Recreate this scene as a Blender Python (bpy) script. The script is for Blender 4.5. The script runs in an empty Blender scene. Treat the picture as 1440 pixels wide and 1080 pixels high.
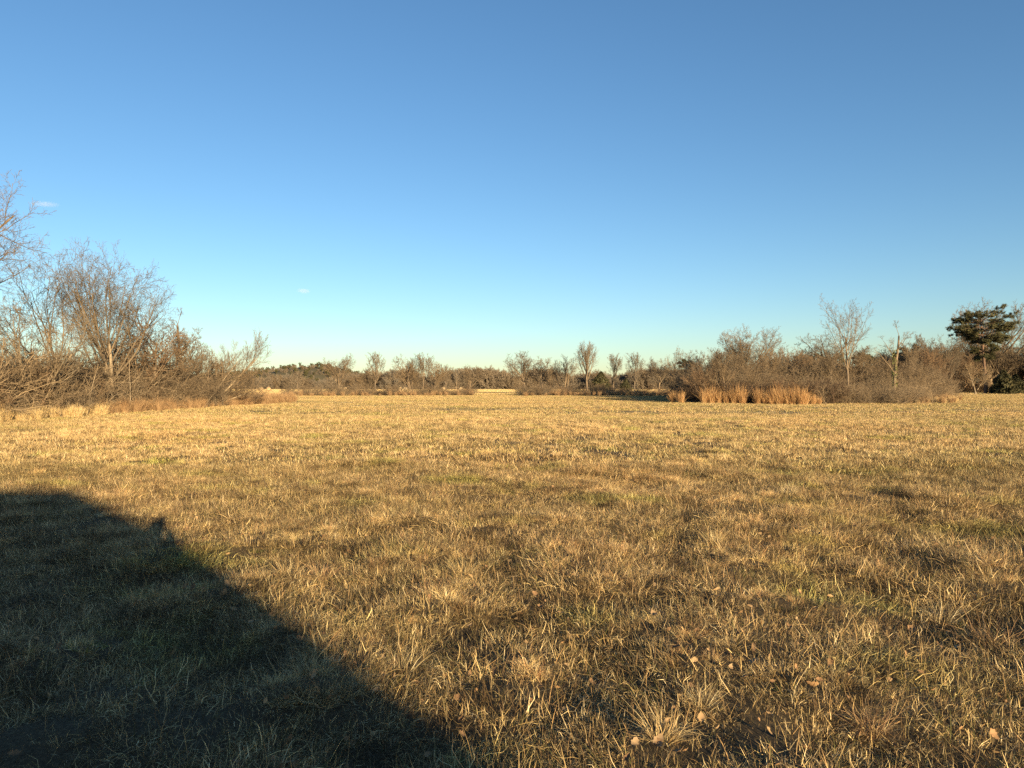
import bpy, math, random
import numpy as np
R = math.radians
S = bpy.context.scene
COL = S.collection
# ------------------------------------------------------------------ camera, sky, sun, exposure
F = 1000.0                                   # focal length in pixels of the 1440 px wide photograph
CAM_Z = 1.65
cam = bpy.data.cameras.new("camera")
cam.sensor_width = 36.0
cam.lens = 36.0 * F / 1440.0
cam.clip_start = 0.05
cam.clip_end = 12000
cam_o = bpy.data.objects.new("camera", cam)
COL.objects.link(cam_o)
cam_o.location = (0, 0, CAM_Z)
cam_o.rotation_euler = (R(90.0 + 0.17), 0, 0)
S.camera = cam_o

SUN_EL, SUN_AZ = 9.5, 26.0                   # the sun stands low, behind the viewer's right shoulder
to_sun = np.array([math.sin(R(SUN_AZ)) * math.cos(R(SUN_EL)), -math.cos(R(SUN_AZ)) * math.cos(R(SUN_EL)), math.sin(R(SUN_EL))])
w = bpy.data.worlds.new("World")
S.world = w
w.use_nodes = True
nt = w.node_tree
nt.nodes.clear()
sky = nt.nodes.new("ShaderNodeTexSky")
sky.sky_type = 'NISHITA'
sky.sun_disc = False
sky.sun_elevation = R(SUN_EL)
sky.sun_rotation = R(180.0 - SUN_AZ)
sky.altitude = 100
sky.air_density = 1.0
sky.dust_density = 0.3
sky.ozone_density = 3.0
bg = nt.nodes.new("ShaderNodeBackground")
bg.inputs["Strength"].default_value = 0.074
wo = nt.nodes.new("ShaderNodeOutputWorld")
hsv = nt.nodes.new("ShaderNodeHueSaturation")          # the phone's richer colour
hsv.inputs["Saturation"].default_value = 1.07
nt.links.new(sky.outputs[0], hsv.inputs["Color"])
nt.links.new(hsv.outputs[0], bg.inputs["Color"])
nt.links.new(bg.outputs[0], wo.inputs["Surface"])

sl = bpy.data.lights.new("sun", 'SUN')
sl.energy = 5.0
sl.angle = R(0.5)
sl.color = (1.0, 0.785, 0.465)
so = bpy.data.objects.new("sun", sl)
COL.objects.link(so)
from mathutils import Vector, Matrix, Euler
so.rotation_euler = Vector(to_sun).to_track_quat('Z', 'Y').to_euler()
so.location = (40, -80, 40)
S.view_settings.view_transform = 'Standard'
S.view_settings.look = 'None'
S.view_settings.exposure = 1.40
S.view_settings.gamma = 1.0
S.render.engine = 'CYCLES'
S.cycles.max_bounces = 5
S.cycles.diffuse_bounces = 3
S.cycles.glossy_bounces = 1
S.cycles.transmission_bounces = 2
S.cycles.volume_bounces = 1
S.cycles.use_denoising = False

# ------------------------------------------------------------------ helpers
def vnoise(x, y, seed=0):
    """smooth value noise, 0..1"""
    rng = np.random.default_rng(1234 + seed)
    T = rng.random((256, 256))
    xi, yi = np.floor(x).astype(int), np.floor(y).astype(int)
    fx, fy = x - xi, y - yi
    fx, fy = fx * fx * (3 - 2 * fx), fy * fy * (3 - 2 * fy)
    a, b = T[xi % 256, yi % 256], T[(xi + 1) % 256, yi % 256]
    c, d = T[xi % 256, (yi + 1) % 256], T[(xi + 1) % 256, (yi + 1) % 256]
    return (a * (1 - fx) + b * fx) * (1 - fy) + (c * (1 - fx) + d * fx) * fy

def ground_z(x, y):
    x, y = np.asarray(x, float), np.asarray(y, float)
    d = np.sqrt(x * x + y * y)
    near = np.clip(1.35 - d / 28.0, 0.0, 1.0)
    z = 0.13 * (vnoise(x / 8.0, y / 8.0, 1) - 0.5) * np.clip(1.6 - d / 120, 0, 1)
    z += near * (0.13 * (vnoise(x / 1.7, y / 1.7, 2) - 0.5) + 0.15 * (vnoise(x / 0.55, y / 0.55, 3) - 0.5))
    z += np.clip(1.2 - d / 12.0, 0, 1) * 0.04 * (vnoise(x / 0.22, y / 0.22, 4) - 0.5)
    return z

def at(px, Y):
    """a spot on the field: bearing of picture column px, Y metres ahead"""
    return (px - 720.0) / F * Y, Y

def mesh_from(name, V, Q, cols=None, mats=(), mat_idx=None, smooth=False):
    """V (n,3); Q (m,4) quads"""
    me = bpy.data.meshes.new(name)
    V = np.ascontiguousarray(V, np.float32)
    Q = np.ascontiguousarray(Q, np.int32)
    k = Q.shape[1]
    me.vertices.add(len(V))
    me.vertices.foreach_set("co", V.ravel())
    me.loops.add(Q.size)
    me.loops.foreach_set("vertex_index", Q.ravel())
    me.polygons.add(len(Q))
    me.polygons.foreach_set("loop_start", np.arange(0, Q.size, k, dtype=np.int32))
    if mat_idx is not None:
        me.polygons.foreach_set("material_index", np.ascontiguousarray(mat_idx, np.int32))
    if smooth:
        me.polygons.foreach_set("use_smooth", np.ones(len(Q), bool))
    if cols is not None:
        a = me.attributes.new("Col", 'FLOAT_COLOR', 'POINT')
        c4 = np.ones((len(V), 4), np.float32)
        c4[:, :3] = cols
        a.data.foreach_set("color", c4.ravel())
    me.update(calc_edges=True)
    for m in mats:
        me.materials.append(m)
    return me

def obj(name, me, parent=None, link=True):
    o = bpy.data.objects.new(name, me)
    if link:
        COL.objects.link(o)
    if parent is not None:
        o.parent = parent
    return o

def tag(o, label=None, cat=None, group=None, kind=None):
    if label: o["label"] = label
    if cat: o["category"] = cat
    if group: o["group"] = group
    if kind: o["kind"] = kind
    return o

def thing(name, label, cat, x, y, rz=0.0, sc=1.0, group=None, sink=0.05):
    o = bpy.data.objects.new(name, None)
    COL.objects.link(o)
    o.location = (x, y, float(ground_z(x, y)) - sink)
    o.rotation_euler = (0, 0, rz)
    o.scale = sc if isinstance(sc, tuple) else (sc, sc, sc)
    return tag(o, label, cat, group)

def norm(v):
    return v / np.maximum(np.linalg.norm(v, axis=-1, keepdims=True), 1e-9)

class Acc:
    """collects quads, then makes one mesh"""
    def __init__(s): s.V, s.Q, s.C, s.n = [], [], [], 0
    def add(s, V, Q, C=None):
        s.V.append(V); s.Q.append(Q + s.n); s.n += len(V)
        if C is not None: s.C.append(C)
    def mesh(s, name, mats, smooth=False):
        return mesh_from(name, np.concatenate(s.V), np.concatenate(s.Q), np.concatenate(s.C) if s.C else None, mats, smooth=smooth)

def tubes(P, Rd, K):
    """P (N,S,3) centre lines, Rd (N,S) radii -> quads"""
    N, Sg, _ = P.shape
    T = np.empty_like(P)
    T[:, 1:-1] = P[:, 2:] - P[:, :-2]
    T[:, 0] = P[:, 1] - P[:, 0]
    T[:, -1] = P[:, -1] - P[:, -2]
    T = norm(T)
    ref = np.where(np.abs(T[..., 2:3]) > 0.9, np.array([1.0, 0, 0]), np.array([0, 0, 1.0]))
    U = norm(np.cross(T, ref)); W = np.cross(T, U)
    a = np.arange(K) * 2 * np.pi / K
    ring = U[:, :, None, :] * np.cos(a)[None, None, :, None] + W[:, :, None, :] * np.sin(a)[None, None, :, None]
    V = P[:, :, None, :] + ring * Rd[:, :, None, None]
    idx = np.arange(N * Sg * K).reshape(N, Sg, K)
    nx = np.roll(idx, -1, axis=2)
    Q = np.stack([idx[:, :-1], nx[:, :-1], nx[:, 1:], idx[:, 1:]], axis=-1).reshape(-1, 4)
    return V.reshape(-1, 3), Q

# ------------------------------------------------------------------ materials
def new_mat(name, rough=0.9, spec=0.15):
    m = bpy.data.materials.new(name)
    m.use_nodes = True
    n = m.node_tree
    b = n.nodes["Principled BSDF"]
    b.inputs["Roughness"].default_value = rough
    b.inputs["Specular IOR Level"].default_value = spec
    return m, n, b

def nodes_noise(n, vec, scale, detail=3.0, rough=0.55):
    t = n.nodes.new("ShaderNodeTexNoise")
    t.inputs["Scale"].default_value = scale
    t.inputs["Detail"].default_value = detail
    t.inputs["Roughness"].default_value = rough
    n.links.new(vec, t.inputs["Vector"])
    return t.outputs["Fac"]

def ramp(n, fac, stops):
    r = n.nodes.new("ShaderNodeValToRGB")
    e = r.color_ramp.elements
    while len(e) < len(stops): e.new(0.5)
    for el, (p, c) in zip(e, stops):
        el.position = p; el.color = (*c, 1.0)
    n.links.new(fac, r.inputs["Fac"])
    return r.outputs["Color"]

def mix(n, kind, fac, a, b):
    m = n.nodes.new("ShaderNodeMix")
    m.data_type = 'RGBA'; m.blend_type = kind
    for sock, v in ((m.inputs[0], fac), (m.inputs[6], a), (m.inputs[7], b)):
        if isinstance(v, (int, float)): sock.default_value = v
        elif isinstance(v, tuple): sock.default_value = (*v, 1.0)
        else: n.links.new(v, sock)
    return m.outputs[2]

def bark_mat(name, c0, c1, scale=6.0):
    m, n, b = new_mat(name)
    tc = n.nodes.new("ShaderNodeTexCoord")
    mp = n.nodes.new("ShaderNodeMapping"); mp.inputs["Scale"].default_value = (1, 1, 0.25)
    n.links.new(tc.outputs["Object"], mp.inputs["Vector"])
    c = ramp(n, nodes_noise(n, mp.outputs[0], scale, 4), [(0.3, c0), (0.7, c1)])
    oi = n.nodes.new("ShaderNodeObjectInfo")
    c = mix(n, 'MULTIPLY', 1.0, c, ramp(n, oi.outputs["Random"], [(0.0, (0.8, 0.8, 0.82)), (1.0, (1.12, 1.04, 0.95))]))
    n.links.new(c, b.inputs["Base Color"])
    return m

BARK = bark_mat("bark", (0.11, 0.082, 0.058), (0.25, 0.19, 0.13))
PALE = bark_mat("pale_bark", (0.17, 0.13, 0.09), (0.36, 0.29, 0.20))
TWIG = bark_mat("twig_bark", (0.115, 0.086, 0.057), (0.22, 0.168, 0.11), 2.0)
PALETWIG = bark_mat("pale_twig_bark", (0.17, 0.13, 0.082), (0.31, 0.24, 0.16), 2.0)
REDTWIG = bark_mat("red_twig_bark", (0.13, 0.088, 0.054), (0.24, 0.162, 0.100), 2.0)
GREYTWIG = bark_mat("grey_twig_bark", (0.15, 0.122, 0.092), (0.26, 0.215, 0.16), 2.0)
DARKTWIG = bark_mat("dark_twig_bark", (0.06, 0.042, 0.03), (0.13, 0.09, 0.06), 2.0)
PINEBARK = bark_mat("pine_bark", (0.09, 0.06, 0.045), (0.20, 0.13, 0.09))

def grass_mat(name, fx=1.0, patches=True):
    m, n, b = new_mat(name, 0.75, 0.25)
    at_ = n.nodes.new("ShaderNodeAttribute"); at_.attribute_name = "Col"
    c = at_.outputs["Color"]
    ge = n.nodes.new("ShaderNodeNewGeometry")
    pos = ge.outputs["Position"]
    if patches:
        c = mix(n, 'MULTIPLY', 1.0, c, ramp(n, nodes_noise(n, pos, 2.2, 4, 0.65), [(0.36, (0.42, 0.38, 0.34)), (0.48, (1.04, 1.0, 0.95)), (0.60, (1.38, 1.32, 1.22))]))
        c = mix(n, 'MULTIPLY', 1.0, c, ramp(n, nodes_noise(n, pos, 0.11, 4), [(0.35, (0.84, 0.84, 0.76)), (0.52, (1.0, 0.96, 0.93)), (0.68, (1.06, 0.96, 0.86))]))
        gm = ramp(n, nodes_noise(n, pos, 0.55, 4), [(0.55, (0, 0, 0)), (0.72, (1, 1, 1))])
        c = mix(n, 'MULTIPLY', gm, c, (0.70, 0.92, 0.50))
    n.links.new(c, b.inputs["Base Color"])
    tr = n.nodes.new("ShaderNodeBsdfTranslucent")
    n.links.new(c, tr.inputs["Color"])
    ms = n.nodes.new("ShaderNodeMixShader"); ms.inputs[0].default_value = 0.10
    out = n.nodes["Material Output"]
    n.links.new(b.outputs[0], ms.inputs[1]); n.links.new(tr.outputs[0], ms.inputs[2])
    n.links.new(ms.outputs[0], out.inputs["Surface"])
    return m

GRASS = grass_mat("dry_grass")
SEDGE = grass_mat("broomsedge", patches=False)
LEAF = grass_mat("fallen_leaf", patches=False)

def ground_mat():
    m, n, b = new_mat("field_soil", 0.95, 0.1)
    ge = n.nodes.new("ShaderNodeNewGeometry"); pos = ge.outputs["Position"]
    c = ramp(n, nodes_noise(n, pos, 42.0, 8, 0.75), [(0.3, (0.030, 0.023, 0.015)), (0.55, (0.085, 0.062, 0.036)), (0.75, (0.17, 0.125, 0.07))])
    big = ramp(n, nodes_noise(n, pos, 0.10, 5, 0.6), [(0.33, (0.17, 0.15, 0.075)), (0.5, (0.30, 0.215, 0.11)), (0.68, (0.42, 0.29, 0.145))])
    sx = n.nodes.new("ShaderNodeSeparateXYZ"); n.links.new(pos, sx.inputs[0])
    mr = n.nodes.new("ShaderNodeMapRange")
    mr.inputs["From Min"].default_value = 12; mr.inputs["From Max"].default_value = 60
    n.links.new(sx.outputs["Y"], mr.inputs["Value"])
    c = mix(n, 'MIX', mr.outputs[0], c, big)
    n.links.new(c, b.inputs["Base Color"])
    return m

# ------------------------------------------------------------------ ground: one sheet out to the horizon
def spaced(segs):
    out = []
    for a, b, st in segs:
        out.append(np.arange(a, b - 1e-6, st))
    return np.concatenate(out)
half = spaced([(0, 9, 0.12), (9, 26, 0.4), (26, 70, 1.5), (70, 200, 6), (200, 1000, 60), (1000, 5001, 500)])
gx = np.concatenate([-half[:0:-1], half])
gy = spaced([(-3000, -200, 400), (-200, -30, 15), (-30, 0, 1.5), (0, 13, 0.12), (13, 32, 0.4), (32, 80, 1.2), (80, 240, 5), (240, 1200, 60), (1200, 6001, 400)])
GX, GY = np.meshgrid(gx, gy, indexing='ij')
GV = np.stack([GX, GY, ground_z(GX, GY)], -1).reshape(-1, 3)
ii = np.arange(len(gx) * len(gy)).reshape(len(gx), len(gy))
GQ = np.stack([ii[:-1, :-1], ii[1:, :-1], ii[1:, 1:], ii[:-1, 1:]], -1).reshape(-1, 4)
tag(obj("ground", mesh_from("ground", GV, GQ, mats=[ground_mat()], smooth=True)), kind="structure")

# ------------------------------------------------------------------ scattering (only for stuff nobody could count)
def scatter(name, x, y, scl, rotz, idx, sources, tilt=None, zoff=-0.01):
    N = len(x)
    me = bpy.data.meshes.new(name)
    me.vertices.add(N)
    V = np.stack([x, y, ground_z(x, y) + zoff], -1).astype(np.float32)
    me.vertices.foreach_set("co", V.ravel())
    rot = np.zeros((N, 3), np.float32); rot[:, 2] = rotz
    if tilt is not None: rot[:, :2] = tilt
    scl = np.asarray(scl, np.float32)
    if scl.ndim == 1: scl = np.repeat(scl[:, None], 3, 1)
    a = me.attributes.new("rot", 'FLOAT_VECTOR', 'POINT'); a.data.foreach_set("vector", rot.ravel())
    a = me.attributes.new("scl", 'FLOAT_VECTOR', 'POINT'); a.data.foreach_set("vector", np.ascontiguousarray(scl, np.float32).ravel())
    a = me.attributes.new("idx", 'INT', 'POINT'); a.data.foreach_set("value", np.ascontiguousarray(idx, np.int32))
    o = obj(name, me)
    c = bpy.data.collections.new(name + "_pieces")
    for k, s in enumerate(sources):
        so_ = bpy.data.objects.new("%s_piece_%02d" % (name, k), s)
        c.objects.link(so_)
        for mt in s.materials:
            if mt and mt.name not in me.materials: me.materials.append(mt)
    ng = bpy.data.node_groups.new(name + "_scatter", 'GeometryNodeTree')
    ng.interface.new_socket("Geometry", in_out='INPUT', socket_type='NodeSocketGeometry')
    ng.interface.new_socket("Geometry", in_out='OUTPUT', socket_type='NodeSocketGeometry')
    N_ = ng.nodes.new; L = ng.links.new
    gi, go = N_("NodeGroupInput"), N_("NodeGroupOutput")
    ci = N_("GeometryNodeCollectionInfo")
    ci.inputs["Collection"].default_value = c
    ci.inputs["Separate Children"].default_value = True
    ci.inputs["Reset Children"].default_value = True
    ip = N_("GeometryNodeInstanceOnPoints")
    ip.inputs["Pick Instance"].default_value = True
    def attr(nm, ty):
        a = N_("GeometryNodeInputNamedAttribute"); a.data_type = ty
        a.inputs["Name"].default_value = nm
        return a.outputs["Attribute"]
    L(gi.outputs[0], ip.inputs["Points"])
    L(ci.outputs[0], ip.inputs["Instance"])
    L(attr("idx", 'INT'), ip.inputs["Instance Index"])
    L(attr("rot", 'FLOAT_VECTOR'), ip.inputs["Rotation"])
    L(attr("scl", 'FLOAT_VECTOR'), ip.inputs["Scale"])
    L(ip.outputs[0], go.inputs[0])
    md = o.modifiers.new("scatter", 'NODES'); md.node_group = ng
    return o

# ------------------------------------------------------------------ grass blades
STRAW = np.array([(0.64, 0.51, 0.28), (0.55, 0.42, 0.21), (0.70, 0.58, 0.36), (0.44, 0.32, 0.15), (0.34, 0.225, 0.11), (0.60, 0.46, 0.23), (0.27, 0.185, 0.10)])
OLIVE = np.array([(0.17, 0.19, 0.055), (0.24, 0.24, 0.08), (0.30, 0.27, 0.10), (0.12, 0.15, 0.045)])
RUSTY = np.array([(0.36, 0.215, 0.105), (0.43, 0.27, 0.135), (0.29, 0.16, 0.08), (0.48, 0.32, 0.17)])
DULL = np.array([(0.15, 0.10, 0.055), (0.21, 0.145, 0.075), (0.10, 0.072, 0.042), (0.17, 0.135, 0.06), (0.28, 0.20, 0.105), (0.11, 0.105, 0.038)])
GOLD = np.array([(0.58, 0.42, 0.20), (0.52, 0.36, 0.16), (0.62, 0.48, 0.26), (0.46, 0.30, 0.13)])

def blades(rng, n, rad, h, width, lean, curve, pal, base_r=None, sides=3, jitter=0.25, square=False, hs=0.35, peak=0.0):
    """n curved blades in a disc; returns V, Q, C.  lean: mean tilt (radians), curve: extra bend towards the tip"""
    if square:
        bx, by = (rng.random((2, n)) - 0.5) * 2 * rad
        az = rng.random(n) * 2 * np.pi
    else:
        r = (rad if base_r is None else base_r) * np.sqrt(rng.random(n)); a = rng.random(n) * 2 * np.pi
        bx, by = r * np.cos(a), r * np.sin(a)
        az = a + rng.normal(0, 0.7, n)
    H = h * np.exp(np.clip(rng.normal(0, hs, n), -2 * hs, 1.6 * hs))
    if peak: H = H * (1 - peak * np.clip((bx * bx + by * by) / (base_r or rad) ** 2, 0, 1))
    th = np.abs(rng.normal(lean, lean * 0.45 + 0.05, n))
    cu = rng.normal(curve, abs(curve) * 0.6 + 0.05, n)
    W = width * rng.uniform(0.6, 1.4, n)
    seg = sides
    P = np.zeros((n, seg + 1, 3)); P[:, 0, 0], P[:, 0, 1] = bx, by
    P[:, 0, 2] = -0.015
    azz = az.copy()
    for s in range(seg):
        t = np.clip(th + cu * (s + 0.3) / seg, 0, 1.75)
        azz = azz + rng.normal(0, jitter, n)
        P[:, s + 1] = P[:, s] + (H / seg)[:, None] * np.stack([np.sin(t) * np.cos(azz), np.sin(t) * np.sin(azz), np.cos(t)], -1)
    P[:, 1:, 2] = np.maximum(P[:, 1:, 2], 0.004)
    wa = az + np.pi / 2 + rng.normal(0, 0.8, n)
    side = np.stack([np.cos(wa), np.sin(wa), rng.normal(0, 0.25, n)], -1)
    prof = np.array([1.0, 0.95, 0.7, 0.12]) if seg == 3 else np.array([1.0, 0.85, 0.15])
    off = side[:, None, :] * (W[:, None] * prof[None, :] * 0.5)[..., None]
    V = np.stack([P - off, P + off], axis=2).reshape(-1, 3)
    idx = np.arange(n * (seg + 1) * 2).reshape(n, seg + 1, 2)
    Q = np.stack([idx[:, :-1, 0], idx[:, :-1, 1], idx[:, 1:, 1], idx[:, 1:, 0]], -1).reshape(-1, 4)
    c = pal[rng.integers(0, len(pal), n)] * rng.uniform(0.75, 1.2, (n, 1))
    C = np.repeat(c[:, None, :], (seg + 1) * 2, 1).reshape(-1, 3)
    return V, Q, C

def patch(name, seed, parts, mat=None):
    rng = np.random.default_rng(seed)
    a = Acc()
    for kw in parts:
        V, Q, C = blades(rng, **kw)
        if name == "far_lawn" and not kw.get("square"): V[:, :2] += rng.uniform(-1.6, 1.6, 2)
        a.add(V, Q, C)
    return a.mesh(name, [mat or GRASS])

MIXED = np.concatenate([DULL, DULL, STRAW[3:], OLIVE[:1]])
GREENISH = np.concatenate([OLIVE, OLIVE, STRAW[:3]])
near = []
DUST = np.concatenate([DULL, STRAW])
for k in range(4):        # 0-3 short matted sward
    near.append(patch("lawn", 10 + k, [dict(n=330, rad=0.30, h=0.034, width=0.0030, lean=0.8, curve=0.7, pal=DUST),
                                       dict(n=230, rad=0.30, h=0.065, width=0.0023, lean=1.3, curve=0.3, pal=DUST, jitter=0.5)]))
for k in range(4):        # 4-7 fluffy tufts
    near.append(patch("tuft", 20 + k, [dict(n=380, rad=0.16, base_r=0.055 + 0.025 * k, h=0.075, width=0.0024, lean=0.8, curve=0.9, pal=STRAW, jitter=0.45),
                                       dict(n=70, rad=0.2, base_r=0.06, h=0.115, width=0.0022, lean=0.6, curve=1.0, pal=STRAW[:4] if k % 2 else RUSTY * 1.2, jitter=0.4)]))
for k in range(2):        # 8-9 stubble
    near.append(patch("stubble", 30 + k, [dict(n=90, rad=0.28, h=0.075, width=0.0028, lean=0.2, curve=0.3, pal=STRAW),
                                          dict(n=160, rad=0.30, h=0.04, width=0.0030, lean=0.9, curve=0.6, pal=DUST)]))
for k in range(2):        # 10-11 green
    near.append(patch("green", 40 + k, [dict(n=230, rad=0.20, base_r=0.10, h=0.058, width=0.0032, lean=0.6, curve=0.9, pal=GREENISH)]))
for k in range(2):        # 12-13 flat thatch
    near.append(patch("thatch", 50 + k, [dict(n=380, rad=0.34, h=0.085, width=0.0024, lean=1.42, curve=0.15, pal=np.concatenate([DULL, DULL, STRAW]), jitter=0.6)]))

def wedge(rng, y0, y1, n, k=0.86, pad=2.0):
    y = np.sqrt(rng.uniform(y0 * y0, y1 * y1, n))
    return rng.uniform(-1, 1, n) * (k * y + pad), y

rng = np.random.default_rng(7)
xs, ys, sc, ix = [], [], [], []
def lay(n, y0, y1, choices, smin, smax, thr, seed, bare=0.0):
    x, y = wedge(rng, y0, y1, n)
    d = vnoise(x / 0.55, y / 0.55, seed) * 0.6 + vnoise(x / 2.3, y / 2.3, seed + 1) * 0.4
    keep = d > thr + bare * np.clip((11 - y) / 9, 0, 1) * np.clip(0.6 + x / 6, 0.2, 1.3)
    x, y, d = x[keep], y[keep], d[keep]
    xs.append(x); ys.append(y); ix.append(rng.choice(choices, len(x)))
    sc.append(rng.uniform(smin, smax, len(x)) * (0.75 + 0.6 * (d - thr)))
lay(4200, 1.3, 15, [0, 1, 2, 3], 0.7, 1.1, 0.26, 60)
lay(5600, 1.3, 15, [12, 13], 0.8, 1.2, -0.1, 70)
lay(9500, 1.3, 15, [4, 5, 6, 7], 0.45, 1.2, 0.565, 3, 0.06)
lay(900, 1.3, 15, [4, 5, 6, 7], 0.3, 0.6, 0.40, 68)
lay(1300, 1.3, 15, [8, 9], 0.65, 1.1, 0.48, 64)
lay(2400, 1.3, 15, [10, 11], 0.6, 1.15, 0.57, 66)
x, y = np.concatenate(xs), np.concatenate(ys)
g = scatter("grass", x, y, np.concatenate(sc), rng.random(len(x)) * 6.28, np.concatenate(ix), near, tilt=rng.normal(0, 0.08, (len(x), 2)))
tag(g, "short dry straw coloured pasture grass close to the viewer", "grass", kind="stuff")

mid = []
for k in range(4):
    mid.append(patch("mid_lawn", 80 + k, [dict(n=420, rad=0.6, h=0.05, width=0.008, lean=0.75, curve=0.6, pal=np.concatenate([MIXED, STRAW]), sides=2, square=True),
                                          dict(n=260, rad=0.6, h=0.10, width=0.006, lean=1.2, curve=0.4, pal=np.concatenate([DULL, STRAW]), sides=2, square=True)]))
for k in range(3):
    mid.append(patch("mid_tuft", 90 + k, [dict(n=260, rad=0.22, base_r=0.08 + 0.03 * k, h=0.115, width=0.0060, lean=0.75, curve=0.9, pal=STRAW, sides=2)]))
mid.append(patch("mid_green", 94, [dict(n=240, rad=0.4, base_r=0.25, h=0.08, width=0.008, lean=0.6, curve=0.7, pal=GREENISH, sides=2)]))
xs, ys, sc, ix = [], [], [], []
lay(6500, 14, 42, [0, 1, 2, 3], 0.85, 1.2, -0.1, 101)
lay(22000, 14, 42, [4, 5, 6], 0.55, 1.35, 0.545, 3)
lay(1200, 14, 42, [4, 5, 6], 0.4, 0.7, 0.3, 107)
lay(2000, 14, 42, [7], 0.8, 1.3, 0.58, 105)
x, y = np.concatenate(xs), np.concatenate(ys)
g = scatter("grass", x, y, np.concatenate(sc), rng.random(len(x)) * 6.28, np.concatenate(ix), mid)
tag(g, "golden dry pasture grass across the middle of the field", "grass", kind="stuff")

far = []
for k in range(3):
    far.append(patch("far_lawn", 120 + k, [dict(n=620, rad=1.7, h=0.08, width=0.020, lean=0.7, curve=0.5, pal=0.88 * np.concatenate([DULL, OLIVE, STRAW]), sides=2, square=True)]
                     + [dict(n=56, rad=0.5, base_r=0.45, h=0.11, width=0.015, lean=0.7, curve=0.6, pal=STRAW * 0.84, sides=2)] * 7))
x, y = wedge(rng, 41, 150, 7500)
g = scatter("grass", x, y, rng.uniform(0.8, 1.15, len(x)), rng.random(len(x)) * 6.28, rng.integers(0, 3, len(x)), far)
tag(g, "pale dry grass in the far part of the mown field", "grass", kind="stuff")
field = [patch("field_lawn", 126 + k, [dict(n=560, rad=4.5, h=0.16, width=0.085, lean=0.5, curve=0.4, pal=STRAW, sides=2, square=True)]) for k in range(2)]
x, y = wedge(rng, 148, 360, 3200)
g = scatter("grass", x, y, rng.uniform(0.9, 1.2, len(x)), rng.random(len(x)) * 6.28, rng.integers(0, 2, len(x)), field)
tag(g, "sunlit pale grass of the field beyond the hedgerow", "grass", kind="stuff")

# fallen leaves
def leaf_mesh(seed):
    r = np.random.default_rng(seed)
    L_ = 0.075
    t = np.linspace(0, 1, 8)
    wd = 0.024 * np.sin(np.pi * t ** 0.8) * (1 + 0.28 * np.cos(t * 22 + seed)) + 0.002
    curl = r.uniform(0.2, 1.2); fold = r.uniform(0.1, 0.7)
    x0 = L_ * (t - 0.5); zc = 0.02 + curl * 0.25 * L_ * (2 * t - 1) ** 2
    Vs = []
    for s in (-1, 0, 1):
        Vs.append(np.stack([x0, s * wd * math.cos(fold), zc + abs(s) * wd * math.sin(fold) + r.normal(0, 0.002, 8)], -1))
    V = np.stack(Vs, 1).reshape(-1, 3)
    i = np.arange(24).reshape(8, 3)
    Q = np.concatenate([np.stack([i[:-1, j], i[:-1, j + 1], i[1:, j + 1], i[1:, j]], -1) for j in (0, 1)])
    pal = [(0.30, 0.175, 0.085), (0.21, 0.12, 0.06), (0.36, 0.23, 0.115), (0.15, 0.09, 0.05), (0.33, 0.22, 0.12), (0.24, 0.14, 0.07)]
    C = np.array([pal[seed % 6]]).repeat(len(V), 0) * r.uniform(0.85, 1.1, (len(V), 1))
    return mesh_from("leaf", V, Q, C, [LEAF])
leaves = [leaf_mesh(k) for k in range(9)]
x, y = wedge(rng, 1.5, 13, 8200)
keep = rng.random(len(x)) < np.clip(1.15 - y / 8.0, 0.08, 1.0) * np.clip(2.4 * vnoise(x / 0.7, y / 0.7, 140) - 0.5, 0.05, 1)
x, y = x[keep], y[keep]
g = scatter("fallen_leaves", x, y, np.exp(np.clip(rng.normal(-0.55, 0.3, len(x)), -1.1, -0.08)), rng.random(len(x)) * 6.28, rng.integers(0, 9, len(x)), leaves, tilt=rng.normal(0, 0.65, (len(x), 2)), zoff=0.035)
tag(g, "brown curled oak leaves scattered in the near grass", "leaf litter", kind="stuff")

# ------------------------------------------------------------------ bare trees
def grow(rng, start, d, length, r0, nseg, wob, up, tip):
    P = [start]; d = norm(d)
    st = (length / nseg)[:, None]
    for s in range(nseg):
        d = d + rng.normal(0, wob, d.shape); d[:, 2] += up
        d = norm(d)
        P.append(P[-1] + d * st)
    P = np.stack(P, 1)
    return P, r0[:, None] * np.linspace(1, tip, nseg + 1)[None, :]

def fork(rng, P, Rd, length, n, t0, t1, ang, sd, ratio, taper, rr, rmin):
    N, Sg, _ = P.shape
    M = N * n
    par = np.repeat(np.arange(N), n)
    t = (np.tile(np.arange(n), N) + rng.random(M)) / n * (t1 - t0) + t0
    f = t * (Sg - 1); i = np.minimum(f.astype(int), Sg - 2); f = f - i
    p = P[par, i] * (1 - f)[:, None] + P[par, i + 1] * f[:, None]
    T = norm(P[par, i + 1] - P[par, i])
    rp = Rd[par, i] * (1 - f) + Rd[par, i + 1] * f
    az = np.tile(np.arange(n), N) * 2.4 + rng.random(M) * 1.6 + np.repeat(rng.random(N) * 6.28, n)
    ref = np.where(np.abs(T[:, 2:3]) > 0.9, np.array([1.0, 0, 0]), np.array([0, 0, 1.0]))
    U = norm(np.cross(T, ref)); W = np.cross(T, U)
    a = R(ang) + rng.normal(0, R(sd), M)
    d = T * np.cos(a)[:, None] + (U * np.cos(az)[:, None] + W * np.sin(az)[:, None]) * np.sin(a)[:, None]
    tt = (t - t0) / max(t1 - t0, 1e-6)
    L_ = length[par] * ratio * (1 - taper * tt) * rng.uniform(0.82, 1.14, M)
    r = np.maximum(np.minimum(rp * rr, rp * 0.95), rmin)
    return p, d, L_, r

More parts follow.
